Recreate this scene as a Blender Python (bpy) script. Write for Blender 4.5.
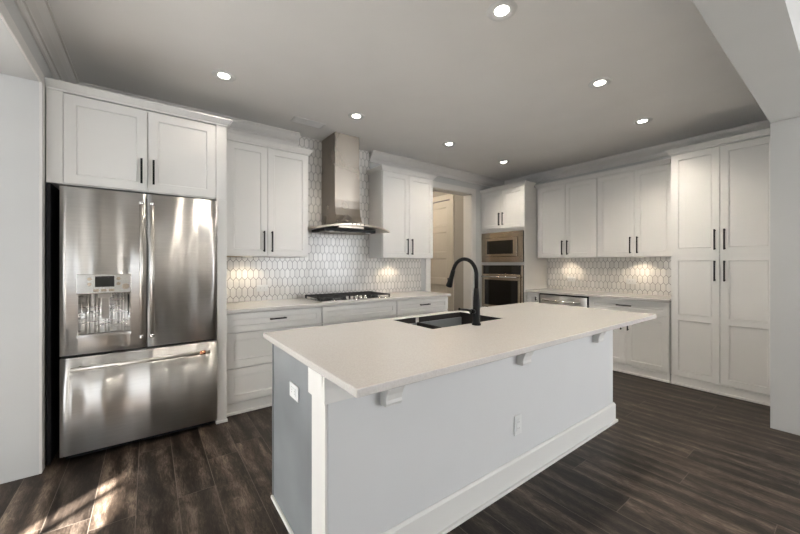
import bpy, bmesh, math, random
from mathutils import Vector, Matrix
random.seed(7)
for o in list(bpy.data.objects): bpy.data.objects.remove(o)
sc = bpy.context.scene
COL = sc.collection
R_ = math.radians

# ------------------------------------------------------------------ camera
cam_d = bpy.data.cameras.new('camera'); cam = bpy.data.objects.new('camera', cam_d); COL.objects.link(cam)
cam.location = (0, 0, 1.308); cam.rotation_euler = (R_(90), 0, R_(-36.467))
cam_d.sensor_width = 36; cam_d.lens = 340.0/800*36; cam_d.shift_y = -0.00425; cam_d.clip_start = 0.02
sc.camera = cam
# ------------------------------------------------------------------ exposure, sky, sun, window daylight
vs = sc.view_settings
vs.view_transform = 'Standard'; vs.look = 'None'; vs.gamma = 1; vs.use_curve_mapping = False
vs.exposure = 0.5
w = bpy.data.worlds.new('sky'); sc.world = w; w.use_nodes = True
bg = w.node_tree.nodes['Background']; bg.inputs[0].default_value = (0.72, 0.84, 1.0, 1); bg.inputs[1].default_value = 1.2

def light(name, kind, loc, rot=(0, 0, 0), energy=10, color=(1, 1, 1), **kw):
    d = bpy.data.lights.new(name, kind); d.energy = energy; d.color = color
    for k, v in kw.items(): setattr(d, k, v)
    o = bpy.data.objects.new(name, d); COL.objects.link(o); o.location = loc; o.rotation_euler = rot
    return o
ELEV = R_(23.6)
sd = Vector((0.76*math.cos(ELEV), 0.65*math.cos(ELEV), -math.sin(ELEV)))
sun = light('sun', 'SUN', (-6, -5, 5), energy=165, color=(1, 0.98, 0.95), angle=R_(0.7))
sun.rotation_euler = sd.to_track_quat('-Z', 'Y').to_euler()
WIN_BACK = [(-3.5, -1.6), (2.9, 4.5), (4.9, 6.5)]          # x ranges of the windows in the wall behind the camera
for a, b in WIN_BACK:
    light('window_daylight', 'AREA', ((a+b)/2, -4.40, 1.5), (R_(98), 0, 0), energy=(24 if a < 0 else 68), color=(0.97, 0.985, 1.0),
          shape='RECTANGLE', size=b-a-0.1, size_y=1.7)
light('window_daylight', 'AREA', (-3.50, 1.6, 1.45), (R_(90), 0, R_(-90)), energy=18, color=(0.90, 0.95, 1.0),
      shape='RECTANGLE', size=1.5, size_y=1.7)

# ------------------------------------------------------------------ materials
def nm(name):
    m = bpy.data.materials.new(name); m.use_nodes = True
    return m, m.node_tree, m.node_tree.nodes['Principled BSDF']
class G:
    """small helper for math node graphs"""
    def __init__(s, t): s.t = t
    def n(s, kind, **kw):
        x = s.t.nodes.new(kind)
        for k, v in kw.items(): setattr(x, k, v)
        return x
    def inp(s, sock, v):
        if hasattr(v, 'links'): s.t.links.new(v, sock)
        else: sock.default_value = v
    def m(s, op, a, b=0.0, c=None):
        x = s.n('ShaderNodeMath', operation=op); s.inp(x.inputs[0], a); s.inp(x.inputs[1], b)
        if c is not None: s.inp(x.inputs[2], c)
        return x.outputs[0]
    def comb(s, a, b, c=0.0):
        x = s.n('ShaderNodeCombineXYZ')
        for i, v in enumerate((a, b, c)): s.inp(x.inputs[i], v)
        return x.outputs[0]
    def ramp(s, f, stops):
        x = s.n('ShaderNodeValToRGB'); e = x.color_ramp.elements
        while len(e) < len(stops): e.new(0.5)
        for el, (p, c) in zip(e, stops): el.position = p; el.color = (*c, 1)
        s.inp(x.inputs[0], f); return x.outputs[0]
    def noise(s, vec, scale, detail=3, rough=0.5, dist=0.0):
        x = s.n('ShaderNodeTexNoise'); s.inp(x.inputs['Vector'], vec)
        x.inputs['Scale'].default_value = scale; x.inputs['Detail'].default_value = detail
        x.inputs['Roughness'].default_value = rough; x.inputs['Distortion'].default_value = dist
        return x.outputs[0]
    def mix(s, f, a, b, blend='MIX'):
        x = s.n('ShaderNodeMix', data_type='RGBA', blend_type=blend)
        s.inp(x.inputs[0], f); s.inp(x.inputs[6], a); s.inp(x.inputs[7], b); return x.outputs[2]
    def obj(s): return s.n('ShaderNodeTexCoord').outputs['Object']
    def xyz(s, v):
        x = s.n('ShaderNodeSeparateXYZ'); s.inp(x.inputs[0], v); return x.outputs
    def vmul(s, v, k):
        x = s.n('ShaderNodeVectorMath', operation='MULTIPLY'); s.inp(x.inputs[0], v); x.inputs[1].default_value = k; return x.outputs[0]
    def bump(s, h, strength, dist, bsdf):
        x = s.n('ShaderNodeBump'); x.inputs['Strength'].default_value = strength; x.inputs['Distance'].default_value = dist
        s.inp(x.inputs['Height'], h); s.t.links.new(x.outputs[0], bsdf.inputs['Normal'])

def paint(name, col, rough=0.5, spec=0.5, var=0.02, bump=0.0, bscale=120):
    m, t, b = nm(name); g = G(t); o = g.obj()
    f = g.noise(o, 3.0, 2)
    c1 = tuple(c*(1-var) for c in col); c2 = tuple(min(1, c*(1+var)) for c in col)
    t.links.new(g.ramp(f, [(0.3, c1), (0.7, c2)]), b.inputs['Base Color'])
    b.inputs['Roughness'].default_value = rough; b.inputs['Specular IOR Level'].default_value = spec
    if bump: g.bump(g.noise(o, bscale, 3), bump, 0.002, b)
    return m
def metal(name, col, rough=0.25, wav=0.0, brush=None, aniso=0.0, wvec=(1, 1, .10), wscale=5.0):
    m, t, b = nm(name); g = G(t); o = g.obj()
    if aniso:                                   # horizontal brushing spreads reflections vertically
        tg = g.n('ShaderNodeTangent', direction_type='RADIAL', axis='Z'); t.links.new(tg.outputs[0], b.inputs['Tangent'])
        b.inputs['Anisotropic'].default_value = aniso; b.inputs['Anisotropic Rotation'].default_value = 0.25
    b.inputs['Metallic'].default_value = 1
    f = g.noise(g.vmul(o, brush or (2, 2, 2)), 6.0, 2)
    t.links.new(g.ramp(f, [(0.3, tuple(c*.93 for c in col)), (0.7, col)]), b.inputs['Base Color'])
    x = g.n('ShaderNodeMapRange'); g.inp(x.inputs[0], f); x.inputs[3].default_value = rough*.85; x.inputs[4].default_value = rough*1.15
    t.links.new(x.outputs[0], b.inputs['Roughness'])
    if wav: g.bump(g.noise(g.vmul(o, wvec), wscale, 1), wav, 0.05, b)
    return m
def glossy(name, col, rough, spec=0.5, coat=0):
    m, t, b = nm(name); g = G(t)
    f = g.noise(g.obj(), 20.0, 2)
    t.links.new(g.ramp(f, [(0.3, tuple(c*.92 for c in col)), (0.7, col)]), b.inputs['Base Color'])
    b.inputs['Roughness'].default_value = rough; b.inputs['Specular IOR Level'].default_value = spec
    b.inputs['Coat Weight'].default_value = coat
    return m
def emit(name, col, strength):
    m, t, b = nm(name); b.inputs['Base Color'].default_value = (*col, 1)
    b.inputs['Emission Color'].default_value = (*col, 1); b.inputs['Emission Strength'].default_value = strength
    return m

WALL = paint('wall_paint', (0.56, 0.56, 0.548), 0.75, 0.3, 0.015, 0.08)
CEIL = paint('ceiling_paint', (0.80, 0.785, 0.765), 0.85, 0.2, 0.015, 0.05)
TRIM = paint('trim_paint', (0.68, 0.66, 0.63), 0.42, 0.4, 0.01)
CAB = paint('cabinet_white', (0.70, 0.685, 0.655), 0.38, 0.45, 0.01)
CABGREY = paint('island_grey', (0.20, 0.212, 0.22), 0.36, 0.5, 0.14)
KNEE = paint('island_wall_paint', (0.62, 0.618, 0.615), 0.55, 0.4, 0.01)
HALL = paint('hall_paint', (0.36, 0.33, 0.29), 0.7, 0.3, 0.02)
HALLDOOR = paint('hall_door_paint', (0.60, 0.55, 0.48), 0.5, 0.4, 0.02)
QUARTZ = None
BLACK = glossy('matte_black', (0.006, 0.0055, 0.0055), 0.36, 0.14)
DARK = paint('dark_grey', (0.015, 0.015, 0.016), 0.6, 0.3)  # one flat dark grey for appliance bodies, grilles and the left fridge panel
STEEL = metal('brushed_steel', (0.74, 0.72, 0.69), 0.34, 1.0, (1, 1, 14), 0.95, (1, 1, .07), 5.5)
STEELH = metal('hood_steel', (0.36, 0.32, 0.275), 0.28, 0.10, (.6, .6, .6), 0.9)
STEELC = metal('canopy_steel', (0.66, 0.60, 0.52), 0.30)
STEELW = metal('oven_steel', (0.52, 0.44, 0.35), 0.24, 0.08, (1, 14, 1))
CHROME = metal('bright_steel', (0.74, 0.72, 0.69), 0.16)
STEELR = metal('recess_steel', (0.78, 0.76, 0.73), 0.28, 1.0, (1, 1, 10), 0.95, (1, 1, .01), 40.0)
SATIN = metal('satin_steel', (0.66, 0.63, 0.58), 0.34)
COPPER = metal('copper', (0.80, 0.36, 0.20), 0.25)
IRON = glossy('cast_iron', (0.015, 0.014, 0.014), 0.45, 0.5)
SINKM = glossy('sink_composite', (0.018, 0.015, 0.013), 0.40, 0.3)
GLASSB = glossy('black_glass', (0.008, 0.007, 0.006), 0.06, 0.6)
PLASTIC = glossy('white_plastic', (0.72, 0.72, 0.71), 0.35)
LENS = emit('lamp_lens', (1.0, 0.95, 0.86), 14)
PUCKL = emit('puck_lens', (1.0, 0.85, 0.62), 8)
WOODU = paint('maple_underside', (0.42, 0.30, 0.16), 0.5, 0.3, 0.08)

def make_quartz():
    m, t, b = nm('white_quartz'); g = G(t); o = g.obj()
    f = g.noise(o, 160, 3); f2 = g.noise(o, 2.5, 4, 0.6)
    c = g.ramp(f, [(0.35, (0.52, 0.49, 0.46)), (0.6, (0.57, 0.545, 0.515))])
    t.links.new(g.mix(g.m('MULTIPLY', f2, 0.15), c, (0.57, 0.555, 0.54, 1)), b.inputs['Base Color'])
    b.inputs['Roughness'].default_value = 0.16; b.inputs['Specular IOR Level'].default_value = 0.5
    return m
QUARTZ = make_quartz()

def make_floor():
    m, t, b = nm('dark_oak_plank'); g = G(t); o = g.obj(); x, y, z = g.xyz(o)[:3]
    W_, L_ = 0.185, 1.22
    u = g.m('ADD', g.m('DIVIDE', x, W_), 0.30); row = g.m('FLOOR', u)
    wn = g.n('ShaderNodeTexWhiteNoise', noise_dimensions='1D'); g.inp(wn.inputs['W'], row)
    v = g.m('ADD', g.m('DIVIDE', y, L_), wn.outputs[0]); colm = g.m('FLOOR', v)
    wid = g.n('ShaderNodeTexWhiteNoise', noise_dimensions='2D'); g.inp(wid.inputs['Vector'], g.comb(row, colm))
    pid = wid.outputs[0]
    fu = g.m('FRACT', u); fv = g.m('FRACT', v)
    # per plank shifted grain space
    off = g.comb(g.m('MULTIPLY', pid, 37.0), g.m('MULTIPLY', pid, 91.0), pid)
    p = g.n('ShaderNodeVectorMath', operation='ADD'); g.inp(p.inputs[0], o); g.inp(p.inputs[1], off); p = p.outputs[0]
    fine = g.noise(g.vmul(p, (34, 4.5, 1)), 2.6, 8, 0.80, 1.2)
    broad = g.noise(g.vmul(p, (6.5, 2.0, 1)), 1.5, 6, 0.68, 1.0)
    wv = g.n('ShaderNodeTexWave', wave_type='RINGS', rings_direction='Z'); g.inp(wv.inputs['Vector'], g.vmul(p, (5.0, 0.8, 1)))
    wv.inputs['Scale'].default_value = 0.55; wv.inputs['Distortion'].default_value = 6; wv.inputs['Detail'].default_value = 3
    wv.inputs['Detail Scale'].default_value = 1.4
    grain = g.m('ADD', g.m('MULTIPLY', fine, 0.52), g.m('ADD', g.m('MULTIPLY', broad, 0.38), g.m('MULTIPLY', wv.outputs['Fac'], 0.10)))
    base = g.ramp(grain, [(0.36, (0.005, 0.0034, 0.0026)), (0.46, (0.019, 0.0138, 0.0104)), (0.54, (0.050, 0.038, 0.030)), (0.66, (0.150, 0.122, 0.099))])
    tint = g.ramp(pid, [(0.0, (0.52, 0.50, 0.48)), (0.5, (0.88, 0.84, 0.79)), (1.0, (1.38, 1.30, 1.20))])
    c = g.mix(1.0, base, tint, 'MULTIPLY')
    seam = g.m('MAXIMUM', g.m('LESS_THAN', fu, 0.016), g.m('LESS_THAN', fv, 0.0022))
    c = g.mix(g.m('MULTIPLY', seam, 0.5), c, (0.17, 0.142, 0.115, 1))
    t.links.new(c, b.inputs['Base Color'])
    b.inputs['Roughness'].default_value = 0.42; b.inputs['Specular IOR Level'].default_value = 0.24
    g.bump(g.m('SUBTRACT', grain, g.m('MULTIPLY', seam, 0.5)), 0.10, 0.003, b)
    return m
FLOOR = make_floor()

def make_tile():
    """white picket (elongated hexagon) tile with grey grout, laid in the object's local x-z plane"""
    m, t, b = nm('picket_tile'); g = G(t); o = g.obj(); X, Y, Z = g.xyz(o)[:3]
    w_, s_, p_ = 0.0555, 0.064, 0.030; pitch = s_ + p_
    def lattice(ox, oz):
        a = g.m('DIVIDE', g.m('SUBTRACT', X, ox), w_); bb = g.m('DIVIDE', g.m('SUBTRACT', Z, oz), 2*pitch)
        ia = g.m('ROUND', a); ib = g.m('ROUND', bb)
        dx = g.m('MULTIPLY', g.m('ABSOLUTE', g.m('SUBTRACT', a, ia)), w_)
        dz = g.m('MULTIPLY', g.m('ABSOLUTE', g.m('SUBTRACT', bb, ib)), 2*pitch)
        side = g.m('SUBTRACT', dx, w_/2)
        k = 2*p_/w_; cs = 1/math.sqrt(1+k*k)
        tip = g.m('MULTIPLY', g.m('SUBTRACT', g.m('ADD', dz, g.m('MULTIPLY', dx, k)), s_/2+p_), cs)
        return g.m('MAXIMUM', side, tip), g.comb(ia, ib, ox)
    d1, id1 = lattice(0.0, 0.0); d2, id2 = lattice(w_/2, pitch)
    d = g.m('MINIMUM', d1, d2)
    sel = g.m('LESS_THAN', d1, d2)
    idm = g.n('ShaderNodeMix', data_type='VECTOR'); g.inp(idm.inputs[0], sel); g.inp(idm.inputs[4], id2); g.inp(idm.inputs[5], id1)
    wn = g.n('ShaderNodeTexWhiteNoise', noise_dimensions='3D'); g.inp(wn.inputs['Vector'], idm.outputs[1])
    tile = g.ramp(wn.outputs[0], [(0, (0.66, 0.64, 0.61)), (1, (0.76, 0.74, 0.71))])
    mr = g.n('ShaderNodeMapRange'); g.inp(mr.inputs[0], d); mr.inputs[1].default_value = -0.0030; mr.inputs[2].default_value = -0.0012
    gr = mr.outputs[0]
    t.links.new(g.mix(gr, tile, (0.13, 0.125, 0.115, 1)), b.inputs['Base Color'])
    r = g.m('ADD', 0.16, g.m('MULTIPLY', gr, 0.6)); t.links.new(r, b.inputs['Roughness'])
    h = g.m('ADD', g.m('MULTIPLY', gr, -1.0), g.m('MULTIPLY', g.noise(o, 28, 2), 0.5))
    g.bump(h, 0.35, 0.004, b)
    return m
TILE = make_tile()
def make_glass():
    m, t, b = nm('window_glass'); g = G(t)
    tr = g.n('ShaderNodeBsdfTransparent'); gl = g.n('ShaderNodeBsdfGlossy'); gl.inputs['Roughness'].default_value = 0.02
    mx = g.n('ShaderNodeMixShader'); fr = g.n('ShaderNodeFresnel'); fr.inputs[0].default_value = 1.35
    t.links.new(fr.outputs[0], mx.inputs[0]); t.links.new(tr.outputs[0], mx.inputs[1]); t.links.new(gl.outputs[0], mx.inputs[2])
    t.links.new(mx.outputs[0], t.nodes['Material Output'].inputs[0]); return m
GLASS = make_glass()

# ------------------------------------------------------------------ mesh helpers
class MB:
    def __init__(s): s.v = []; s.f = []; s.sm = []
    def add(s, vs, fs, smooth=False):
        n = len(s.v); s.v += [tuple(v) for v in vs]; s.f += [tuple(i+n for i in f) for f in fs]; s.sm += [smooth]*len(fs); return s
    def box(s, x0, x1, y0, y1, z0, z1):
        x0, x1 = min(x0, x1), max(x0, x1); y0, y1 = min(y0, y1), max(y0, y1); z0, z1 = min(z0, z1), max(z0, z1)
        v = [(x, y, z) for z in (z0, z1) for y in (y0, y1) for x in (x0, x1)]
        return s.add(v, [(0, 2, 3, 1), (4, 5, 7, 6), (0, 1, 5, 4), (2, 6, 7, 3), (0, 4, 6, 2), (1, 3, 7, 5)])
    def prism(s, prof, axis, a0, a1, smooth=False):
        """profile points are the two other axes in order (y,z)/(x,z)/(x,y)"""
        n = len(prof)
        def P(p, a): return {'x': (a, p[0], p[1]), 'y': (p[0], a, p[1]), 'z': (p[0], p[1], a)}[axis]
        s.add([P(p, a0) for p in prof] + [P(p, a1) for p in prof], [(i, (i+1) % n, n+(i+1) % n, n+i) for i in range(n)], smooth)
        s.add([P(p, a0) for p in prof], [tuple(range(n-1, -1, -1))]); s.add([P(p, a1) for p in prof], [tuple(range(n))]); return s
    def lathe(s, prof, c=(0, 0, 0), axis='z', n=28, cap=True):
        """profile (radius, height along axis)"""
        vs = []
        for r, h in prof:
            for k in range(n):
                a = 2*math.pi*k/n; p, q = r*math.cos(a), r*math.sin(a)
                vs.append({'z': (c[0]+p, c[1]+q, c[2]+h), 'y': (c[0]+p, c[1]+h, c[2]+q), 'x': (c[0]+h, c[1]+p, c[2]+q)}[axis])
        m = len(prof)
        fs = [(j*n+k, j*n+(k+1) % n, (j+1)*n+(k+1) % n, (j+1)*n+k) for j in range(m-1) for k in range(n)]
        s.add(vs, fs, True)
        if cap:
            if prof[0][0] > 1e-5: s.add(vs[:n], [tuple(range(n-1, -1, -1))])
            if prof[-1][0] > 1e-5: s.add(vs[-n:], [tuple(range(n))])
        return s
    def tube(s, pts, r, n=12, cap=True):
        pts = [Vector(p) for p in pts]; rs = r if isinstance(r, (list, tuple)) else [r]*len(pts)
        vs = []; up = None
        for i, p in enumerate(pts):
            t = (pts[min(i+1, len(pts)-1)]-pts[max(i-1, 0)]).normalized()
            if up is None: up = t.orthogonal().normalized()
            up = (up - t*up.dot(t)).normalized(); w_ = t.cross(up)
            vs += [tuple(p+(up*math.cos(2*math.pi*k/n)+w_*math.sin(2*math.pi*k/n))*rs[i]) for k in range(n)]
        m = len(pts)
        s.add(vs, [(j*n+k, j*n+(k+1) % n, (j+1)*n+(k+1) % n, (j+1)*n+k) for j in range(m-1) for k in range(n)], True)
        if cap: s.add(vs[:n], [tuple(range(n-1, -1, -1))]); s.add(vs[-n:], [tuple(range(n))])
        return s
    def shaker(s, x0, x1, z0, z1, y0=0.0, thk=0.02, st=0.062, mids=(), rec=0.007, sl=0.004):
        """framed door / drawer front in the x-z plane, front face at y0 facing -y; mids: heights of extra rails"""
        rails = [(z0, z0+st)] + [(m-st/2, m+st/2) for m in mids] + [(z1-st, z1)]
        xa, xb = x0+st, x1-st
        s.add([(x0, y0, z0), (xa, y0, z0), (xa, y0, z1), (x0, y0, z1), (xb, y0, z0), (x1, y0, z0), (x1, y0, z1), (xb, y0, z1)], [(0, 1, 2, 3), (4, 5, 6, 7)])
        for a, b in rails: s.add([(xa, y0, a), (xb, y0, a), (xb, y0, b), (xa, y0, b)], [(0, 1, 2, 3)])
        for (a, b), (c, d) in zip(rails, rails[1:]):
            o_ = [(xa, y0, b), (xb, y0, b), (xb, y0, c), (xa, y0, c)]
            i_ = [(xa+sl, y0+rec, b+sl), (xb-sl, y0+rec, b+sl), (xb-sl, y0+rec, c-sl), (xa+sl, y0+rec, c-sl)]
            s.add(o_+i_, [(0, 1, 5, 4), (1, 2, 6, 5), (2, 3, 7, 6), (3, 0, 4, 7), (4, 5, 6, 7)])
        y1 = y0+thk
        s.add([(x0, y0, z0), (x1, y0, z0), (x1, y0, z1), (x0, y0, z1), (x0, y1, z0), (x1, y1, z0), (x1, y1, z1), (x0, y1, z1)],
              [(0, 4, 5, 1), (1, 5, 6, 2), (2, 6, 7, 3), (3, 7, 4, 0), (4, 7, 6, 5)])
        return s
    def crown(s, W, D, prof, rl=1, rr=1, Dl=None, Dr=None):
        """moulding around left, front, right of a box 0..W x 0..D; prof = (outward, height)"""
        n = len(prof); vs = []
        Dl = D if Dl is None else Dl; Dr = D if Dr is None else Dr
        for d, h in prof: vs += [(-d*rl, Dl, h), (-d*rl, -d, h), (W+d*rr, -d, h), (W+d*rr, Dr, h)]
        fs = []
        for j in range(n-1):
            for k in range(3): fs.append((j*4+k, j*4+k+1, (j+1)*4+k+1, (j+1)*4+k))
            fs.append((j*4+3, j*4, (j+1)*4, (j+1)*4+3))
        fs.append((3, 2, 1, 0)); fs.append(tuple((n-1)*4+k for k in range(4)))
        return s.add(vs, fs)
    def build(s, name, mat, parent=None, bevel=0.0, world=False, seg=2, loc=None):
        me = bpy.data.meshes.new(name)
        V_ = s.v
        if world and parent is not None: V_ = [tuple(Vector(v)-parent.location) for v in V_]
        if loc is not None: V_ = [tuple(Vector(v)-Vector(loc)) for v in V_]
        me.from_pydata(V_, [], s.f); me.update()
        for p, f in zip(me.polygons, s.sm): p.use_smooth = f
        bm = bmesh.new(); bm.from_mesh(me)
        bmesh.ops.remove_doubles(bm, verts=bm.verts, dist=1e-5)
        bmesh.ops.recalc_face_normals(bm, faces=bm.faces); bm.to_mesh(me); bm.free()
        me.materials.append(mat)
        o = bpy.data.objects.new(name, me); COL.objects.link(o)
        if parent is not None: o.parent = parent
        if loc is not None: o.location = loc
        if bevel:
            md = o.modifiers.new('bevel', 'BEVEL'); md.width = bevel; md.segments = seg; md.limit_method = 'ANGLE'; md.angle_limit = R_(40)
            md.harden_normals = False
        return o
def tag(o, label=None, cat=None, group=None, kind=None):
    if label: o['label'] = label
    if cat: o['category'] = cat
    if group: o['group'] = group
    if kind: o['kind'] = kind
    return o
def thing(name, label, cat, loc, rz=0, group=None):
    o = bpy.data.objects.new(name, None); COL.objects.link(o); o.empty_display_size = 0.1
    o.location = loc; o.rotation_euler = (0, 0, rz); return tag(o, label, cat, group)
def struct(mb, name, mat, bevel=0.0, parent=None):
    o = mb.build(name, mat, parent, bevel); o['kind'] = 'structure' if parent is None else 'structure'
    if parent is not None: del o['kind']
    return o
def dup(root, loc, label=None, group=None):
    r = root.copy(); COL.objects.link(r); r.location = loc
    if label: r['label'] = label
    if group: r['group'] = group
    for ch in list(root.children):
        c = ch.copy(); COL.objects.link(c); c.parent = r
        for g in list(ch.children):
            d = g.copy(); COL.objects.link(d); d.parent = c
    return r

# ------------------------------------------------------------------ room shell
ZC = 2.77; YA = 3.82; XB = 5.15; XL = -3.6; YS = -4.5; XR = 7.5
DX0, DX1, DZ = 3.385, 4.285, 2.45             # doorway in the back wall
struct(MB().box(XL-.1, XR+.1, YS-.1, 6.6, -0.12, 0), 'floor', FLOOR)
struct(MB().box(XL, XR, YS, -0.9, 0, .012), 'floor_bounce', paint('pale_bounce_carpet', (0.66, 0.62, 0.56), 0.95, 0.1, 0.05, 0.4, 300))  # unseen pale floor cover, added to bounce sunlight up to the ceiling
struct(MB().box(XL-.1, XR+.1, YS-.1, 6.6, ZC, ZC+.1), 'ceiling', CEIL)
b = MB()
b.box(-0.72, DX0-.02, YA, YA+.17, 0, ZC).box(DX1+.02, XB+.1, YA, YA+.17, 0, ZC).box(DX0-.02, DX1+.02, YA, YA+.17, DZ+.02, ZC)
struct(b, 'wall_back', WALL)
struct(MB().box(XB, XB+.12, 0.19, YA, 0, ZC), 'wall_right', WALL)
# left wing wall + dropped header over the wide opening to the next room
b = MB().box(XL, -0.548, 3.03, 3.16, 0, ZC).box(-0.72, -0.548, 3.16, YA, 0, ZC).box(-0.86, -0.548, YS, 3.03, 2.437, ZC)
struct(b, 'wall_left', WALL)
# right wing wall + dropped header on the camera side
b = MB().box(3.982, XR, 0.19, 0.425, 0, ZC).box(-0.548, 3.982, 0.19, 0.425, 2.427, ZC)
struct(b, 'wall_front', WALL)
# far room shell (behind and left of the camera)
b = MB(); x = XL
for a, c in WIN_BACK: b.box(x, a, YS-.1, YS, 0, ZC).box(a, c, YS-.1, YS, 0, .30).box(a, c, YS-.1, YS, 2.42, ZC); x = c
b.box(x, XR, YS-.1, YS, 0, ZC); struct(b, 'wall_south', WALL)
SY0, SY1, SZ1 = -0.755, -0.235, 2.035           # tall glazed door light the sun comes through
NY0, NY1 = 0.8, 2.4
b = MB().box(XL-.1, XL, YS, SY0, 0, ZC).box(XL-.1, XL, SY1, NY0, 0, ZC).box(XL-.1, XL, NY1, 3.16, 0, ZC)
b.box(XL-.1, XL, SY0, SY1, 0, .05).box(XL-.1, XL, SY0, SY1, SZ1, ZC).box(XL-.1, XL, NY0, NY1, 0, .55).box(XL-.1, XL, NY0, NY1, 2.35, ZC)
struct(b, 'wall_west', WALL)
struct(MB().box(XR, XR+.1, YS, 0.425, 0, ZC), 'wall_east', WALL)
def window(i, axis, at, a, c, z0, z1, nm_=1, muls=None):
    f = MB(); t = .045
    def bar(p, q, r, s_):
        if axis == 'y': f.box(p, q, at-.07, at-.02, r, s_)
        else: f.box(at-.07, at-.02, p, q, r, s_)
    bar(a, a+t, z0, z1); bar(c-t, c, z0, z1); bar(a, c, z0, z0+t); bar(a, c, z1-t, z1)
    for m in (muls if muls is not None else [(a+c)/2]): bar(m-.012, m+.012, z0, z1)
    o = struct(f, 'window_%d' % i, TRIM)
    p = MB()
    if axis == 'y': p.box(a+t, c-t, at-.05, at-.046, z0+t, z1-t)
    else: p.box(at-.05, at-.046, a+t, c-t, z0+t, z1-t)
    p.build('pane', GLASS, o)
for i, (a, c) in enumerate(WIN_BACK): window(i+1, 'y', YS, a, c, .30, 2.42)
o = MB().shaker(0, .92, 0.01, 2.1, 0, .04, .12, mids=[1.0], rec=.01, sl=.02).build('reflection_door', paint('reflection_door_brown', (.10, .065, .042), .5, .4, .1))  # unseen brown door, added to give the refrigerator dark reflections
o.rotation_euler = (0, 0, R_(180)); o.location = (1.15, YS+.045, 0); o['kind'] = 'structure'
window(4, 'x', XL, NY0, NY1, .55, 2.35)
window(5, 'x', XL, SY0-.045, SY1+.045, .05, SZ1+.045, muls=[SY1-.165])
# hall beyond the doorway
b = MB().box(2.4, 3.3, 4.9, 5.0, 0, ZC).box(2.3, 2.4, YA+.17, 6.5, 0, ZC).box(2.4, 4.42, 6.4, 6.5, 0, ZC)
b = MB().box(2.3, 2.4, YA+.17, 6.5, 0, ZC).box(2.4, 4.42, 6.4, 6.5, 0, ZC)
HX = 4.31
b.box(HX, HX+.12, YA+.17, 4.31, 0, ZC).box(HX, HX+.12, 5.21, 6.4, 0, ZC).box(HX, HX+.12, 4.31, 5.21, 2.46, ZC)
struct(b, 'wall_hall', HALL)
# hall door: five stacked panels, closed in the hall's right wall
dm = MB(); dl = [(0.01, 2.44)]
hw = 0.86
o = MB().shaker(0, hw, 0.01, 2.44, 0, .04, .11, mids=[.50, .98, 1.46, 1.94], rec=.012, sl=.02).build('door_1', HALLDOOR)
o.rotation_euler = (0, 0, R_(-90)); o.location = (HX+.012, 4.33+hw, 0); o['kind'] = 'structure'
for z in (0.30, 1.25, 2.18):
    MB().lathe([(0, -.05), (.009, -.05), (.009, .05), (0, .05)], (hw-.004, -.006, z), n=10).build('hinge', BLACK, o)
MB().lathe([(.028, 0), (.028, -.008), (.01, -.012), (.01, -.045), (.028, -.05), (.028, -.07), (0, -.078)], (.07, 0, .95), 'y', 18).build('door_knob', BLACK, o)
b = MB().box(HX-.016, HX+.001, 4.235, 4.325, 0, 2.545).box(HX-.016, HX+.001, 5.195, 5.285, 0, 2.545).box(HX-.016, HX+.001, 4.325, 5.195, 2.455, 2.545)
struct(b, 'trim_1', HALLDOOR, .003)
# doorway casing and jamb lining
b = MB()
b.box(DX0-.02, DX0, YA-.002, YA+.172, 0, DZ).box(DX1, DX1+.02, YA-.002, YA+.172, 0, DZ).box(DX0-.02, DX1+.02, YA-.002, YA+.172, DZ, DZ+.02)
b.box(DX0-.095, DX0-.006, YA-.018, YA-.002, 0, DZ+.095).box(DX1+.006, DX1+.095, YA-.018, YA-.002, 0, DZ+.095).box(DX0-.006, DX1+.006, YA-.018, YA-.002, DZ+.006, DZ+.095)
struct(b, 'trim_2', TRIM, .002)
# cased edge of the left opening
b = MB().box(-0.548, -0.535, 3.03, 3.105, 0, 2.437).box(-0.548, -0.535, -1.0, 3.105, 2.437, 2.505)
struct(b, 'trim_3', TRIM, .002)
# room crown mouldings
CP = [(0, 0), (-.098, 0), (-.098, -.014), (-.086, -.014), (-.086, -.022), (-.078, -.040), (-.058, -.062), (-.036, -.078), (-.030, -.084), (-.030, -.094), (-.018, -.094), (-.018, -.128), (-.010, -.134), (0, -.134)]
def cp(sx, base): return [(base+sx*p, ZC+q) for p, q in CP]
b = MB().prism(cp(1, YA), 'x', -0.548, 1.368); struct(b, 'trim_4', TRIM)
b = MB().prism(cp(1, YA), 'x', 2.324, XB-.0); struct(b, 'trim_5', TRIM)
b = MB().prism(cp(1, XB), 'y', 0.425, YA); struct(b, 'trim_6', TRIM)
b = MB().prism(cp(-1, -0.548), 'y', 0.425, YA); struct(b, 'trim_7', TRIM)

# ------------------------------------------------------------------ cabinets
HB = {}
def handle(parent, x, z, L, vert=True, mat=None, name='handle'):
    """black bar pull in front of plane y=0, centred at x,z"""
    key = (L, vert)
    if key not in HB:
        f = MB(); h = L/2; t = .0065
        if vert:
            f.box(-t, t, -.036, -.025, -h, h)
            for s in (-1, 1): f.box(-t*.9, t*.9, -.026, 0.0, s*(h-.012)-.005, s*(h-.012)+.005)
        else:
            f.box(-h, h, -.036, -.025, -t, t)
            for s in (-1, 1): f.box(s*(h-.012)-.005, s*(h-.012)+.005, -.026, 0.0, -t*.9, t*.9)
        o = f.build(name, mat or BLACK, parent, .0012); HB[key] = o
    else:
        o = HB[key].copy(); COL.objects.link(o); o.parent = parent
    o.location = (x, 0, z); return o
CROWN_P = [(0, 0), (.006, 0), (.006, .012), (.014, .018), (.034, .040), (.040, .046), (.040, .055), (0, .055)]
CROWN_P = [(0, 0), (.006, 0), (.006, .012), (.014, .018), (.034, .040), (.040, .046), (.040, .055)]
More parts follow.
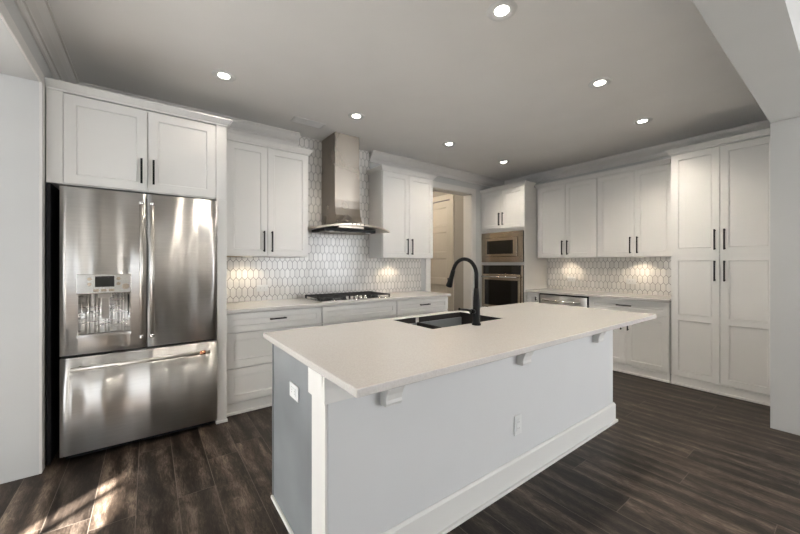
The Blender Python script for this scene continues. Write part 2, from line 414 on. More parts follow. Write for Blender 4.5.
def cabinet(name, label, cat, loc, rz, W, D, z0, z1, fronts, group=None, crown=None, toe=None, left=0.0, right=0.0, holes=None, under=None):
    """fronts: (kind, x0, x1, za, zb, handle or None, mids) with world heights; local origin = front left bottom"""
    r = thing(name, label, cat, (loc[0], loc[1], z0), rz, group)
    c = MB()
    if holes is None: c.box(0, W, .022, D, 0, z1-z0)
    else:
        ha, hb, hz = holes                                # appliance bay: x range and list of (za, zb)
        c.box(0, ha, .022, D, 0, z1-z0).box(hb, W, .022, D, 0, z1-z0); z = z0
        for za, zb in hz: c.box(ha, hb, .022, D, z-z0, za-z0); z = zb
        c.box(ha, hb, .022, D, z-z0, z1-z0)
    if left: c.box(0, left, 0.0, .022, 0, z1-z0)
    if right: c.box(W-right, W, 0.0, .022, 0, z1-z0)
    c.build('carcass', CAB, r, .0015)
    for kind, x0, x1, za, zb, hd, mids in fronts:
        slab = min(zb-za, x1-x0) < .17
        d = MB().shaker(x0, x1, za-z0, zb-z0, 0, .021, .05 if slab else .062, mids=[m-z0 for m in mids])
        o = d.build(kind, CAB, r, .0012)
        if hd: handle(o, hd[0], hd[1]-z0, hd[2], hd[3])
    if crown:
        cr = MB().crown(W, D, [(d_, h+z1-z0) for d_, h in CROWN_P], *crown).build('crown_moulding', CAB, r)
    if toe:
        tb = MB().box(0, W, .012, .04, toe[0]-z0, 0-.001 if False else 0).box(0, W, -.004, .012, toe[0]-z0, toe[0]-z0+.022)
        tb.build('toe_board', CAB, r, .002)
    if under:
        MB().box(under[0], under[1], .03, D-.02, -.003, 0).build('underside_panel', WOODU, r)
    return r
g_ = .002
# --- over-fridge cabinet with full-height end panels
YF = 3.12
r = cabinet('refrigerator_cabinet', 'white two-door cabinet with crown bridging over the steel refrigerator', 'cabinet', (-0.533, YF), 0, 1.053, YA-YF-.004, 1.835, 2.44,
    [('door', .081, .524, 1.842, 2.432, (.524-.033, 1.84+.14, .18, True), ()), ('door', .529, .972, 1.842, 2.432, (.529+.033, 1.84+.14, .18, True), ())],
    crown=(0, 1, None, .32), left=.078, right=.078)
MB().box(0.978, 1.053, 0, YA-YF-.004, -1.835, 0).box(.974, 1.059, -.008, .02, -1.835, -1.835+.02).build('end_panel', CAB, r, .0015)
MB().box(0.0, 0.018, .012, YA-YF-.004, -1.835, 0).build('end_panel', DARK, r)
# --- wall A uppers
YU = 3.486; ZU0, ZU1 = 1.378, 2.458
def two_door(x0, x1, wl, zl=ZU0, zh=ZU1, hl=.205, m=None, e=.006):
    s = (m if m is not None else (x0+x1)/2)
    return [('door', x0+e, s-g_, zl+.006, zh-.004, (s-.038, zl+.045+hl/2, hl, True), ()), ('door', s+g_, x1-e, zl+.006, zh-.004, (s+.038, zl+.045+hl/2, hl, True), ())]
cabinet('wall_cabinet', 'white two-door wall cabinet left of the range hood', 'cabinet', (0.524, YU), 0, .844, YA-YU-.014, ZU0, ZU1,
        two_door(.05, .844, 0, m=.424), crown=(0, 1), group=None, under=(.04, .20))
cabinet('wall_cabinet', 'white two-door wall cabinet right of the range hood, by the doorway', 'cabinet', (2.312, YU), 0, .832, YA-YU-.014, ZU0, ZU1,
        two_door(0, .832, 0, m=.412), crown=(1, 1))
# --- wall A base units
YBA = 3.200; ZB0, ZB1 = 0.10, .882
def drawers(x0, x1, zs, hs, e=.006):
    out = []
    for (a, b_), h in zip(zs, hs):
        out.append(('drawer', x0+e, x1-e, a, b_, ((x0+x1)/2, (a+b_)/2+.012, .15, False) if h else None, ()))
    return out
Z3 = [(.715, .872), (.408, .705), (.108, .398)]
cabinet('base_cabinet', 'white three-drawer base cabinet next to the refrigerator panel', 'cabinet', (0.523, YBA), 0, .870, YA-YBA-.014, ZB0, ZB1,
        drawers(.0, .870, Z3, (1, 0, 0)), toe=(0.006,))
cabinet('base_cabinet', 'white base cabinet under the gas cooktop', 'cabinet', (1.394, YBA), 0, .926, YA-YBA-.014, ZB0, ZB1,
        [('drawer', .006, .920, .715, .872, None, ())]+[('door', .006, .461, .108, .705, (.43, .58, .15, True), ()), ('door', .465, .920, .108, .705, (.495, .58, .15, True), ())], toe=(0.006,))
cabinet('base_cabinet', 'white base cabinet at the end of the run by the doorway', 'cabinet', (2.321, YBA), 0, .829, YA-YBA-.014, ZB0, ZB1,
        drawers(.0, .829, Z3[:1], (1,)) + [('door', .006, .4125, .108, .705, (.38, .58, .15, True), ()), ('door', .4165, .823, .108, .705, (.45, .58, .15, True), ())], toe=(0.006,))
# --- wall B: oven tower, uppers, base, pantry (local x runs towards the camera)
RB = R_(-90); XF = 4.54
cabinet('oven_tower_cabinet', 'tall white corner cabinet housing the microwave and wall oven', 'cabinet', (XF-.015, 3.815), RB, .83, XB-XF+.010, .10, 2.485,
        [('door', .012, .411, 1.868, 2.478, (.411-.034, 2.02, .20, True), ()), ('door', .415, .818, 1.868, 2.478, (.415+.034, 2.02, .20, True), ()),
         ('drawer', .012, .818, .112, .545, (.415, .47, .16, False), ())], crown=(0, 1, None, .235), toe=(.006,), left=.01, right=.01, holes=(.022, .808, [(.585, 1.285), (1.330, 1.812)]))
XU = 4.82
cabinet('wall_cabinet', 'white two-door wall cabinet next to the oven tower', 'cabinet', (XU, 2.975), RB, .885, XB-XU-.014, ZU0+.012, ZU1,
        two_door(.03, .885, 0, m=.452, zl=ZU0+.012), crown=(0, 0))
cabinet('wall_cabinet', 'white two-door wall cabinet next to the tall pantry', 'cabinet', (XU, 2.088), RB, .858, XB-XU-.014, ZU0+.012, ZU1,
        two_door(0, .826, 0, m=.430, zl=ZU0+.012), crown=(0, 0), right=.03)
P0 = 1.225
cabinet('pantry_cabinet', 'tall white four-door pantry cabinet beside the right wall end', 'cabinet', (XF+.02, P0), RB, .795, XB-XF-.025, .10, 2.482,
        [('door', .006, .396, 1.408, 2.474, (.396-.034, 1.548, .205, True), ()), ('door', .400, .789, 1.408, 2.474, (.400+.034, 1.548, .205, True), ()),
         ('door', .006, .396, .108, 1.402, (.396-.034, 1.235, .205, True), (.735,)), ('door', .400, .789, .108, 1.402, (.400+.034, 1.235, .205, True), (.735,))],
        crown=(1, 0, .215), toe=(.006,))
cabinet('base_cabinet', 'narrow white base cabinet squeezed between oven tower and dishwasher', 'cabinet', (XF+.02, 2.975), RB, .20, XB-XF-.034, ZB0, ZB1,
        [('door', .006, .194, .108, .872, (.165, .80, .06, True), ())], toe=(.006,))
cabinet('base_cabinet', 'white base cabinet with wide drawer over two doors beside the pantry', 'cabinet', (XF+.02, 2.082), RB, .85, XB-XF-.034, ZB0, ZB1,
        [('drawer', .006, .844, .732, .872, (.412, .812, .16, False), ()), ('door', .006, .417, .108, .722, (.417-.034, .60, .16, True), ()), ('door', .421, .844, .108, .722, (.421+.034, .60, .16, True), ())], toe=(.006,))

# ------------------------------------------------------------------ countertops and backsplashes
o = MB().box(.523, 3.168, YBA-.028, YA-.013, .884, .915).build('countertop', QUARTZ, None, .003, loc=(1.85, 3.5, .884))
tag(o, 'white quartz countertop carrying the gas cooktop along the hood wall', 'countertop')
o = MB().box(XF-.008, XB-.013, 1.228, 2.978, .884, .915).build('countertop', QUARTZ, None, .003, loc=(4.85, 2.1, .884))
tag(o, 'white quartz countertop between the oven tower and the pantry', 'countertop')
o = MB().box(-.03, 2.641, 0, .012, 0, ZU0-.915).box(.815, 1.767, 0, .012, ZU0-.915, ZC-.915-.001)
o = o.build('tile_backsplash', TILE); o.location = (.555, YA-.012, .915)
tag(o, 'white picket-tile backsplash behind the cooktop, rising to the ceiling behind the hood', 'backsplash')
for ex in (.812, 1.767): MB().box(ex, ex+.003, -.001, .012, ZU1-.915+.06, ZC-.915-.001).build('edge_trim', BLACK, o)
o = MB().box(0, 1.75, 0, .012, 0, ZU0+.012-.915).build('tile_backsplash', TILE); o.location = (XB-.0125, 2.978, .915); o.rotation_euler = (0, 0, RB)
tag(o, 'white picket-tile backsplash between the oven tower and the pantry', 'backsplash')

# ------------------------------------------------------------------ refrigerator
FX0, FX1, FY = -.463, .443, 3.067
fr = thing('refrigerator', 'stainless steel french-door refrigerator with water dispenser and bottom freezer', 'refrigerator', (-.01, 3.4, 0))
MB().box(FX0+.008, FX1-.008, FY+.075, 3.79, .05, 1.79).build('body', DARK, fr, .004, world=True)
MB().box(FX0+.02, FX1-.02, FY+.06, FY+.12, .012, .05).build('toe_grille', DARK, fr, world=True)
for sx in (FX0+.07, FX1-.07):
    for sy in (FY+.14, 3.72): MB().lathe([(.02, 0), (.02, .05)], (sx, sy, 0), n=12).build('foot', BLACK, fr, world=True)
XM = -.010
def bow(x, full=True):      # gently bowed door fronts
    return FY + .004*((x-XM)/.455)**2
def bow_panel(x0, x1, z0, z1, hole=None, n=14):
    m = MB(); xs = [x0+(x1-x0)*i/n for i in range(n+1)]
    if hole: xs = sorted(set([x for x in xs if not (hole[0]-.02 < x < hole[1]+.02)] + [hole[0], hole[1]] + [hole[0]+(hole[1]-hole[0])*i/6 for i in range(1, 6)]))
    for a, b in zip(xs, xs[1:]):
        zz = [(z0, z1)]
        if hole and a >= hole[0]-1e-6 and b <= hole[1]+1e-6: zz = [(z0, hole[2]), (hole[3], z1)]
        for p, q in zz: m.add([(a, bow(a), p), (b, bow(b), p), (b, bow(b), q), (a, bow(a), q)], [(0, 1, 2, 3)], True)
    yb = FY+.07
    for a, b in zip(xs, xs[1:]):
        m.add([(a, bow(a), z1), (b, bow(b), z1), (b, yb, z1), (a, yb, z1)], [(0, 1, 2, 3)])
        m.add([(a, bow(a), z0), (b, bow(b), z0), (b, yb, z0), (a, yb, z0)], [(0, 3, 2, 1)])
    m.add([(x0, bow(x0), z0), (x0, yb, z0), (x0, yb, z1), (x0, bow(x0), z1)], [(0, 3, 2, 1)])
    m.add([(x1, bow(x1), z0), (x1, yb, z0), (x1, yb, z1), (x1, bow(x1), z1)], [(0, 1, 2, 3)])
    m.add([(x0, yb, z0), (x1, yb, z0), (x1, yb, z1), (x0, yb, z1)], [(0, 3, 2, 1)])
    return m
HOLE = (-.375, -.105, .835, 1.105)
ld = bow_panel(FX0, XM-.003, .705, 1.812, HOLE).build('left_door', STEEL, fr, world=True)
rd = bow_panel(XM+.003, FX1, .705, 1.812).build('right_door', STEEL, fr, world=True)
fd = bow_panel(FX0, FX1, .052, .688).build('freezer_drawer', STEEL, fr, world=True)
def bar_handle(parent, pts, r=.0135, stand=None):
    m = MB().tube(pts, r, 14)
    h = m.build('handle', CHROME, parent); h.location = -Vector((0, 0, 0))
    return h
def wl(parent): return Vector(fr.location)
def sub(m, name, mat, parent, bevel=0.0):
    return m.build(name, mat, parent, bevel, loc=None) if False else _sub(m, name, mat, parent, bevel)
def _sub(m, name, mat, parent, bevel):
    m.v = [tuple(Vector(v)-fr.location) for v in m.v]; return m.build(name, mat, parent, bevel)
for d, hx in ((ld, -.040), (rd, .020)):
    m = MB().tube([(hx, FY-.055, .80), (hx, FY-.055, 1.73)], .0135, 16)
    for z in (.83, 1.70): m.tube([(hx, FY-.055, z), (hx, FY+.004, z)], .010, 10)
    _sub(m, 'handle', SATIN, d, 0)
    for z in (.795, 1.735):
        _sub(MB().lathe([(.0145, -.012), (.0155, -.006), (.0155, .006), (.0145, .012)], (hx, FY-.055, z), n=16), 'handle_cap', CHROME, d, 0)
m = MB().tube([(-.405, FY-.055, .622), (.385, FY-.055, .622)], .0135, 16)
for x in (-.37, .35): m.tube([(x, FY-.055, .622), (x, FY+.008, .622)], .010, 10)
_sub(m, 'handle', SATIN, fd, 0)
o = _sub(MB().lathe([(.0145, -.018), (.0155, -.014), (.0155, .014), (.0145, .018)], (.335, FY-.055, .622), 'x', 16), 'handle_ring', COPPER, fd, 0); o['label'] = 'copper coloured ring near the right end of the handle'
# dispenser
hx0, hx1, hz0, hz1 = HOLE; yh = FY+.001
m = MB(); N = 16
prof = [(hx0+(hx1-hx0)*i/N, FY+.012+.050*math.sin(math.pi*i/N)) for i in range(N+1)]
m.add([(x, y, z) for z in (hz0, hz1) for x, y in prof], [(i, i+1, N+2+i, N+1+i) for i in range(N)], True)
m.add([(hx0, bow(hx0), hz1), (hx1, bow(hx1), hz1)]+[(x, y, hz1) for x, y in reversed(prof)], [tuple(range(N+3))])
m.add([(hx0, bow(hx0), hz0), (hx1, bow(hx1), hz0)]+[(x, y, hz0) for x, y in reversed(prof)], [tuple(range(N+2, -1, -1))])
for hx in (hx0, hx1): m.add([(hx, bow(hx)-.001, hz0), (hx, FY+.013, hz0), (hx, FY+.013, hz1), (hx, bow(hx)-.001, hz1)], [(0, 1, 2, 3)])
_sub(m, 'dispenser_recess', STEELR, ld, 0)
_sub(MB().box(hx0-.008, hx1+.008, FY-.014, FY+.02, hz1+.001, hz1+.132), 'control_panel', CHROME, ld, .004)
_sub(MB().box(-.290, -.190, FY-.0165, FY-.013, hz1+.045, hz1+.118), 'display_screen', GLASSB, ld, .001)
for bx in (-.318, -.168):
    for bz in (.065, .10): _sub(MB().lathe([(.011, -.017), (.011, -.013)], (bx, FY, hz1+bz), 'y', 14), 'button', STEELW, ld, 0)
for bx in (-.285, -.245, -.205): _sub(MB().box(bx-.014, bx+.014, FY-.017, FY-.013, hz1+.014, hz1+.030), 'button', STEELW, ld, .002)
_sub(MB().lathe([(.018, -.024), (.020, -.013)], (-.130, FY, hz1+.045), 'y', 20), 'dial', STEELW, ld, 0)
_sub(MB().box(-.275, -.205, FY-.006, FY+.03, hz1-.03, hz1).box(-.262, -.218, FY+.008, FY+.028, hz0+.10, hz1-.03), 'paddle', STEEL, ld, .003)
_sub(MB().box(-.118, -.112, FY-.006, FY+.004, hz0+.11, hz1-.012), 'side_lever', BLACK, ld, .001)
_sub(MB().box(hx0-.006, hx1+.006, FY-.020, FY+.045, hz0-.020, hz0), 'drip_tray', STEEL, ld, .003)

# ------------------------------------------------------------------ range hood
hd = thing('range_hood', 'stainless steel chimney range hood with bowed canopy over the cooktop', 'range hood', (1.848, 3.808, 1.66))
HX0, HX1 = 1.392, 2.304; hc = (HX0+HX1)/2
def can(i, n=28):
    u = -1+2*i/n; x = hc+u*(HX1-HX0)/2
    return x, 3.315-.075*(1-u*u), 1.672+.052*(1-u*u)       # front edge: bowed in plan and arched in elevation
n = 28; m = MB(); rows = []
TH_ = .022
for i in range(n+1):
    x, y, z = can(i); rows += [(x, y, z), (x, y, z+TH_), (x, 3.806, z+.02+TH_), (x, 3.806, z+.02)]
fs = []
for i in range(n):
    a, c = i*4, (i+1)*4
    for k in range(4): fs.append((a+k, a+(k+1) % 4, c+(k+1) % 4, c+k))
fs += [(0, 1, 2, 3), (n*4+3, n*4+2, n*4+1, n*4)]
m.add(rows, fs, False)
m.build('canopy', STEELC, hd, .002, world=True)
m = MB().box(1.52, 2.18, 3.44, 3.78, 1.668, 1.70); m.build('filter_housing', DARK, hd, .003, world=True)
for k in range(2):
    m = MB(); xa = 1.545+k*.31
    for j in range(9): m.box(xa+j*.033, xa+j*.033+.016, 3.46, 3.75, 1.664, 1.668)
    m.build('filter', STEELH, hd, world=True)
CX0, CX1, CY0 = 1.652, 1.966, 3.446
m = MB()                                                     # lower chimney, front swept out into the canopy
pr = [(3.806, 1.70), (3.806, 2.40), (CY0, 2.40), (CY0, 2.02), (CY0-.005, 1.93), (CY0-.022, 1.85), (CY0-.055, 1.785), (CY0-.10, 1.735), (CY0-.10, 1.70)]
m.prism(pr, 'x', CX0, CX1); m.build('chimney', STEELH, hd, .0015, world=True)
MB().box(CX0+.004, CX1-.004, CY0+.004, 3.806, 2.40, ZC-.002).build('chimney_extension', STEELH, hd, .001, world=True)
for k in range(4): MB().lathe([(.008, -.004), (.008, 0)], (1.76+k*.05, 3.243, 1.735), 'y', 10).build('button', BLACK, hd, world=True)
for x in (1.62, 2.08): MB().lathe([(.03, -.006), (.03, 0)], (x, 3.455, 1.668), 'z', 18).build('hood_lamp', PLASTIC, hd, world=True)

# ------------------------------------------------------------------ gas cooktop
ck = thing('gas_cooktop', 'stainless gas cooktop with black iron grates on the back counter', 'cooktop', (1.845, 3.50, .915))
C0, C1, D0, D1 = 1.405, 2.285, 3.255, 3.735
MB().box(C0, C1, D0, D1, .9155, .922).build('tray', CHROME, ck, .003, world=True)
cells = [(C0+.01, C0+.295), (C0+.30, C1-.30), (C1-.295, C1-.01)]
for a, c in cells:
    m = MB(); y0, y1 = (D0+.02, D1-.02) if a != cells[1][0] else (D0+.10, D1-.02)
    z0, z1 = .945, .957; t = .010
    m.box(a, c, y0, y0+t, z0, z1).box(a, c, y1-t, y1, z0, z1).box(a, a+t, y0, y1, z0, z1).box(c-t, c, y0, y1, z0, z1)
    m.box(a, c, (y0+y1)/2-t/2, (y0+y1)/2+t/2, z0, z1)
    for f in (.2, .36, .5, .64, .8): m.box(a+(c-a)*f-t/2, a+(c-a)*f+t/2, y0, y1, z0, z1)
    for px in (a, c-.014):
        for py in (y0, y1-.014): m.box(px, px+.014, py, py+.014, .922, z0)
    m.build('grate', IRON, ck, .002, world=True)
for bx, by, br in ((C0+.15, D0+.13, .042), (C0+.15, D1-.13, .034), (1.845, 3.54, .055), (C1-.15, D0+.13, .034), (C1-.15, D1-.13, .042)):
    MB().lathe([(br*1.25, 0), (br*1.25, .006), (br, .008), (br, .016), (br*.9, .020), (0, .021)], (bx, by, .9215), n=24).build('burner', IRON, ck, world=True)
for k in range(5):
    MB().lathe([(.021, 0), (.021, .006), (.017, .008), (.0155, .032), (0, .034)], (1.845+(k-2)*.056, D0+.052, .9215), n=20).build('knob', CHROME, ck, world=True)

# ------------------------------------------------------------------ wall oven and microwave (local frame like the tower: x right, -y to the room)
def frontthing(name, label, cat, x0y, z): return thing(name, label, cat, (XF-.015, x0y, z), RB)
mw = frontthing('microwave', 'built-in stainless microwave in the tall cabinet, above the wall oven', 'microwave', 3.79, 1.332)
MW, MH = .782, .478
MB().box(.003, MW-.003, .0, .45, .002, MH-.002).build('body', DARK, mw)
m = MB().box(0, MW, -.014, 0, 0, .085).box(0, MW, -.014, 0, MH-.085, MH).box(0, .09, -.014, 0, .085, MH-.085).box(MW-.09, MW, -.014, 0, .085, MH-.085)
m.build('trim_frame', STEELW, mw, .002)
d = MB().box(.094, MW-.094, -.026, -.002, .089, MH-.089).build('door', STEELW, mw, .003)
MB().box(.125, MW-.165, -.029, -.025, .130, MH-.135).build('door_glass', GLASSB, d)
MB().box(MW-.155, MW-.104, -.0275, -.025, .125, MH-.120).build('control_panel', STEELW, d, .001)
ov = frontthing('wall_oven', 'built-in wall oven with black glass door, under the microwave', 'oven', 3.79, .588)
OW, OH = .782, .694
MB().box(.003, OW-.003, .0, .55, .002, OH-.002).build('body', DARK, ov)
for ex in (0, OW-.035): MB().box(ex, ex+.035, -.012, 0, 0, OH).build('side_trim', STEELW, ov, .002)
MB().box(.037, OW-.037, -.020, 0, OH-.135, OH-.004).build('control_panel', GLASSB, ov, .002)
MB().box(.30, .48, -.0215, -.0195, OH-.095, OH-.045).build('display_screen', GLASSB, ov)
d = MB().box(.037, OW-.037, -.030, 0, OH-.235, OH-.142).box(.037, OW-.037, -.030, 0, .012, .05).box(.037, .075, -.030, 0, .05, OH-.235).box(OW-.075, OW-.037, -.030, 0, .05, OH-.235).build('door', STEELW, ov, .002)
MB().box(.075, OW-.075, -.028, -.002, .05, OH-.235).build('door_glass', GLASSB, d)
m = MB().tube([(.06, -.085, OH-.185), (OW-.06, -.085, OH-.185)], .012, 14)
for x in (.10, OW-.10): m.tube([(x, -.085, OH-.185), (x, -.028, OH-.185)], .010, 10)
m.build('handle', CHROME, d)
# dishwasher
dw = thing('dishwasher', 'stainless dishwasher under the counter near the oven tower', 'dishwasher', (XF+.02, 2.765, 0), RB)
DWW = .676
MB().box(.004, DWW-.004, .03, .56, .02, .868).build('body', DARK, dw)
dd = MB().box(.010, DWW-.010, -.004, .03, .115, .862).build('door', STEEL, dw, .004)
MB().box(.0, DWW, -.001, .028, .864, .879).box(0, .009, -.001, .028, .1, .864).box(DWW-.009, DWW, -.001, .028, .1, .864).build('gasket', BLACK, dw)
m = MB().tube([(.07, -.045, .79), (DWW-.07, -.045, .79)], .011, 12)
for x in (.10, DWW-.10): m.tube([(x, -.045, .79), (x, -.003, .79)], .008, 8)
m.build('handle', CHROME, dd)
MB().box(.0, DWW, .04, .06, .002, .10).build('toe_grille', BLACK, dw)

# ------------------------------------------------------------------ island
isl = thing('kitchen_island', 'long white-and-grey island base with knee wall, tall baseboard and corbels', 'island', (1.84, 1.55, 0))
IX0, IX1 = .556, 3.100; KY0, KY1 = 1.220, 1.350; IY1 = 1.955
MB().box(IX0, IX1, KY0, KY1, 0, .884).build('knee_wall', KNEE, isl, .002, world=True)
MB().box(IX0-.010, IX0, KY0+.004, KY1+.008, 0, .778).build('end_post', CAB, isl, .0015, world=True)
m = MB().box(IX0-.024, IX1+.012, KY0-.022, KY0, .775, .884).box(IX0-.024, IX0, KY0, KY1+.012, .775, .884)
m.build('frieze', CAB, isl, .0015, world=True)
# cabinet block behind the knee wall: end panel, carcass, fronts on the sink side
for bx in ((IX0+.022, 1.355, KY1, IY1-.022, .10, .884), (2.08, IX1-.004, KY1, IY1-.022, .10, .884), (1.357, 2.078, KY1, IY1-.022, .10, .62)):
    MB().box(*bx).build('carcass', CABGREY, isl, world=True)
MB().box(IX0+.03, IX1-.01, KY1, IY1-.08, .0, .10).build('toe_board', CABGREY, isl, world=True)
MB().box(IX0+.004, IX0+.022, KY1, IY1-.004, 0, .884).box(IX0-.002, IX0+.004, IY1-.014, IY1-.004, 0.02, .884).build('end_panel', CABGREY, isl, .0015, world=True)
MB().box(IX0-.010, IX0+.004, KY1+.01, IY1-.002, 0, .018).build('shoe_moulding', CAB, isl, .004, world=True)
segs = [(.566, 1.30), (1.305, 1.70), (1.704, 2.10), (2.105, 2.60), (2.604, 3.092)]
for i, (a, c) in enumerate(segs):
    pieces = [(.108, .70), (.712, .872)] if i in (0, 3, 4) else [(.108, .872)]
    if i == 0: pieces = [(.108, .40), (.41, .70), (.712, .872)]
    for z0, z1 in pieces:
        s = MB().shaker(-(c-isl.location[0]), -(a-isl.location[0]), z0, z1, -(IY1-isl.location[1]), .021, .05 if z1-z0 < .2 else .062)
        s.v = [(-x, -y, z) for x, y, z in s.v]
        o = s.build('door' if z1-z0 > .35 else 'drawer', CABGREY, isl, .0012)
        xm = (a+c)/2-isl.location[0]; f = MB(); yy = IY1-isl.location[1]
        L = .15; zz = (z0+z1)/2 if z1-z0 < .35 else z1-.12
        if i == 0: xm = a+.10-isl.location[0]
        f.box(xm-L/2, xm+L/2, yy+.025, yy+.036, zz-.0055, zz+.0055)
        for q in (-1, 1): f.box(xm+q*(L/2-.012)-.005, xm+q*(L/2-.012)+.005, yy-.001, yy+.026, zz-.005, zz+.005)
        f.build('handle', BLACK, o)
m = MB().box(IX0-.010, IX1+.016, KY0-.016, KY0-.0005, 0, .140).prism([(KY0-.016, .140), (KY0-.0005, .140), (KY0-.0005, .152), (KY0-.006, .152)], 'x', IX0-.010, IX1+.016)
m.box(IX1, IX1+.016, KY0-.0005, IY1-.03, 0, .152)
m.box(IX0-.010, IX1+.028, KY0-.030, KY0-.016, 0, .018).box(IX1+.016, IX1+.028, KY0-.016, IY1-.03, 0, .018)
m.build('baseboard', CAB, isl, .002, world=True)
CBP = [(0, 0), (-.040, 0), (-.046, .012), (-.044, .026), (-.050, .050), (-.064, .078), (-.086, .104), (-.116, .128), (-.150, .146), (-.160, .150), (-.160, .176), (0, .176)]
for x in (.795, 1.765, 2.735):
    m = MB().prism([(KY0-.001+p, .707+q) for p, q in CBP], 'x', x, x+.085)
    m.build('corbel', CAB, isl, .002, world=True)
# island top with the sink cut-out
SX0, SX1, S0, S1 = 1.372, 2.062, 1.525, 1.955
T0, T1, U0, U1 = .523, 3.157, .935, 2.017
m = MB(); oc = [(T0, U0), (T1, U0), (T1, U1), (T0, U1)]
rc = .008; ic = []
for cx, cy, a0 in ((SX0+rc, S0+rc, 180), (SX1-rc, S0+rc, 270), (SX1-rc, S1-rc, 0), (SX0+rc, S1-rc, 90)):
    ic += [(cx+rc*math.cos(R_(a0+22.5*k)), cy+rc*math.sin(R_(a0+22.5*k))) for k in range(5)]
vs_ = [(x, y, z) for z in (.915, .8855) for x, y in oc+ic]; N_ = len(oc)+len(ic); fs = []
for L_ in (0, 1):
    q = L_*N_
    for s in range(4):
        blk = [q+4+s*5+k for k in range(5)]
        for k in range(4): fs.append((q+s, blk[k+1], blk[k]))
        nxt = q+4+((s+1) % 4)*5
        fs.append((q+s, q+(s+1) % 4, nxt, blk[4]))
for s in range(4): fs.append((s, (s+1) % 4, N_+(s+1) % 4, N_+s))
for k in range(20): fs.append((4+k, 4+(k+1) % 20, N_+4+(k+1) % 20, N_+4+k))
m.add(vs_, fs)
o = m.build('island_countertop', QUARTZ, None, .0035, loc=(1.84, 1.476, .8855)); tag(o, 'large white quartz island top with the black sink cut into it', 'countertop')
# sink
sk = thing('sink', 'black double-bowl undermount sink set into the island top', 'sink', (1.70, 1.74, .69))
def bowl(x0, x1, y0, y1, zt, zb, zl, zr):
    m = MB(); t = .008
    m.box(x0, x1, y0, y1, zb-t, zb).box(x0-t, x0, y0-t, y1+t, zb-t, zl).box(x1, x1+t, y0-t, y1+t, zb-t, zr).box(x0, x1, y0-t, y0, zb-t, zt).box(x0, x1, y1, y1+t, zb-t, zt)
    return m
SM = 1.60
for a, c in ((SX0+.0095, SM-.016), (SM+.016, SX1-.0095)):
    o = bowl(a, c, S0+.0095, S1-.0095, .911, .70, *((.911, .872) if a < SM-.1 else (.872, .911))).build('bowl', SINKM, sk, .004, world=True)
    MB().lathe([(.045, 0), (.045, .003), (.03, .001), (0, .001)], ((a+c)/2-sk.location[0], 1.76-sk.location[1], .701-sk.location[2]), n=20).build('drain', BLACK, o)

MB().box(SM-.0075, SM+.0075, S0+.0095, S1-.0095, .72, .876).build('divider', SINKM, sk, .003, world=True)
# faucet
fa = thing('faucet', 'matte black gooseneck pull-down faucet standing behind the sink on the island', 'faucet', (1.69, 1.462, .915))
MB().lathe([(.029, 0), (.029, .008), (.024, .014), (.0225, .05), (.0225, .10), (.020, .16), (.0155, .235)], (0, 0, 0.0005), n=24).build('base', BLACK, fa)
pts = [(0, 0, .23)]; zc = .318; rr = .105
pts += [(0, 0, .28)] + [(0, rr-rr*math.cos(R_(a)), zc+rr*math.sin(R_(a))) for a in range(0, 166, 11)]
e = pts[-1]; dv = Vector(pts[-1])-Vector(pts[-2]); dv.normalize()
MB().tube(pts, .0128, 16).build('spout', BLACK, fa)
p = Vector(e); sp = [tuple(p+dv*s) for s in (-.004, .01, .05, .085, .115, .120)]
MB().tube(sp, [.0145, .0155, .0165, .0195, .0235, .021], 18).build('spray_head', BLACK, fa)
q = p+dv*.075
MB().box(-.008, .008, q.y+.013, q.y+.024, q.z-.022, q.z+.018).build('spray_button', BLACK, fa, .003)
m = MB().tube([(-.018, 0, .088), (-.052, 0, .090)], [.0135, .0145], 14).tube([(-.045, 0, .091), (-.085, .0, .103), (-.150, .0, .112), (-.158, 0, .114)], [.010, .0075, .0065, .0085], 12)
m.build('lever', BLACK, fa)

# ------------------------------------------------------------------ outlets
def outlet(label, loc, rz, horiz=False):
    o = thing('wall_outlet', label, 'outlet', loc, rz)
    a, b_ = (.0575, .035) if horiz else (.035, .0575)
    MB().box(-a, a, -.006, 0, -b_, b_).build('cover_plate', PLASTIC, o, .002)
    c, d_ = (.034, .017) if horiz else (.017, .034)
    f = MB().box(-c, c, -.0085, -.005, -d_, d_).build('socket_face', PLASTIC, o, .001)
    s = MB()
    for k in (-1, 1):
        for j in (-1, 1):
            if horiz: s.box(k*.018-.004, k*.018+.004, -.0088, -.0083, j*.006-.001, j*.006+.001)
            else: s.box(j*.006-.001, j*.006+.001, -.0088, -.0083, k*.018-.004, k*.018+.004)
    s.build('slots', BLACK, f); return o
outlet('white wall outlet on the long front face of the island', (1.775, KY0-.0005, .345), 0)
outlet('white wall outlet on the grey end panel of the island', (IX0+.0035, 1.60, .700), RB, True)
outlet('pale horizontal outlet on the tile left of the cooktop', (.978, YA-.0125, 1.045), 0, True)
outlet('pale horizontal outlet on the tile above the dishwasher', (XB-.0125, 2.59, 1.072), RB, True)
outlet('pale horizontal outlet on the tile nearer the pantry', (XB-.0125, 1.80, 1.072), RB, True)

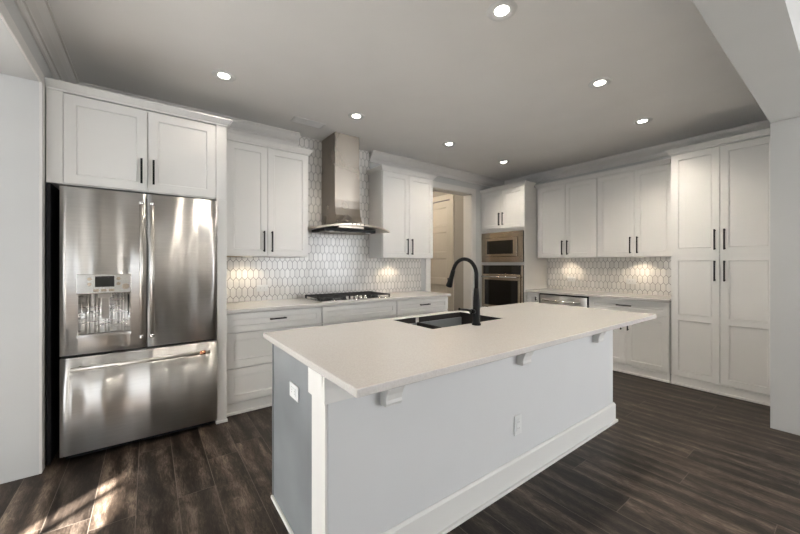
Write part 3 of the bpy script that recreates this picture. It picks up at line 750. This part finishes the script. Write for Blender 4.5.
# ------------------------------------------------------------------ ceiling fixtures
spots = [((.471, 2.942), 'recessed ceiling light above the refrigerator front'),
         ((1.655, 2.965), 'recessed ceiling light in front of the range hood'),
         ((2.955, 2.985), 'recessed ceiling light in front of the doorway'),
         ((4.105, 3.045), 'recessed ceiling light in front of the oven tower'),
         ((1.640, 1.230), 'largest recessed ceiling light, nearest the camera above the island'),
         ((2.934, 1.250), 'recessed ceiling light above the right end of the island'),
         ((4.072, 1.326), 'recessed ceiling light in front of the pantry'),
         ((.47, 1.235), 'recessed ceiling light above the left end of the island')]
proto = None
for (x, y), lb in spots:
    if proto is None:
        proto = thing('recessed_light', lb, 'ceiling light', (x, y, ZC), 0, 'recessed ceiling lights')
        MB().lathe([(.040, -.001), (.060, -.010), (.080, -.007), (.086, -.0005)], (0, 0, 0), n=36, cap=False).build('trim_ring', PLASTIC, proto)
        MB().lathe([(0, -.003), (.040, -.003), (.040, -.0005), (0, -.0005)], (0, 0, 0), n=30).build('lens', LENS, proto)
    else: dup(proto, (x, y, ZC), lb, 'recessed ceiling lights')
    light('recessed_lamp', 'SPOT', (x, y, ZC-.02), energy=(8 if x < 1 and y > 2 else 30 if y > 2 else 20 if x < 1 else 46 if x < 4 else 60), color=(1, .91, .80), spot_size=R_(130), spot_blend=.9, shadow_soft_size=.05)
vt = thing('ceiling_vent', 'white slatted air vent in the ceiling by the range hood', 'vent', (1.33, 3.40, ZC))
MB().box(-.165, .165, -.075, -.058, -.006, -.0005).box(-.165, .165, .058, .075, -.006, -.0005).box(-.165, -.148, -.058, .058, -.006, -.0005).box(.148, .165, -.058, .058, -.006, -.0005).build('frame', PLASTIC, vt, .002)
MB().box(-.148, .148, -.058, .058, -.002, -.0005).build('backing', paint('vent_grey', (.3, .3, .29), .6), vt)
m = MB()
for k in range(8): m.prism([(-.054+k*.0142, -.0022), (-.046+k*.0142, -.0065), (-.044+k*.0142, -.0062), (-.052+k*.0142, -.0020)], 'x', -.148, .148)
m.build('slats', PLASTIC, vt)
# under-cabinet puck lights
pk = None
for (x, y, z, lb) in ((.80, 3.66, ZU0, 'small puck light under the wall cabinet left of the hood'), (2.62, 3.66, ZU0, 'small puck light under the wall cabinet right of the hood'),
                      (5.0, 2.60, ZU0+.012, 'small puck light under the wall cabinet next to the oven tower'), (5.0, 1.66, ZU0+.012, 'small puck light under the wall cabinet next to the pantry')):
    if pk is None:
        pk = thing('puck_light', lb, 'cabinet light', (x, y, z), 0, 'under-cabinet puck lights')
        MB().lathe([(.034, 0), (.034, -.010), (.028, -.012), (.028, -.010)], (0, 0, -.0005), n=24, cap=False).build('housing', PLASTIC, pk)
        MB().lathe([(0, -.009), (.028, -.009), (.028, -.002), (0, -.002)], (0, 0, 0), n=24).build('lens', PUCKL, pk)
    else: dup(pk, (x, y, z), lb)
    light('puck_lamp', 'SPOT', (x, y, z-.018), energy=3.2, color=(1, .84, .62), spot_size=R_(140), spot_blend=.6, shadow_soft_size=.025)

# unseen lamp added to brighten the hall beyond the doorway
hl = thing('hall_fill_light', 'added round light, out of view, brightening the hall beyond the doorway', 'ceiling light', (3.4, 4.9, ZC))
MB().lathe([(.15, -.0005), (.15, -.02), (.14, -.03)], n=30).build('base', PLASTIC, hl)
MB().lathe([(.14, -.028), (.12, -.06), (.07, -.08), (0, -.085)], n=30).build('shade', PUCKL, hl)
light('hall_fill_lamp', 'POINT', (3.4, 4.9, ZC-.25), energy=18, color=(1, .88, .72), shadow_soft_size=.12)
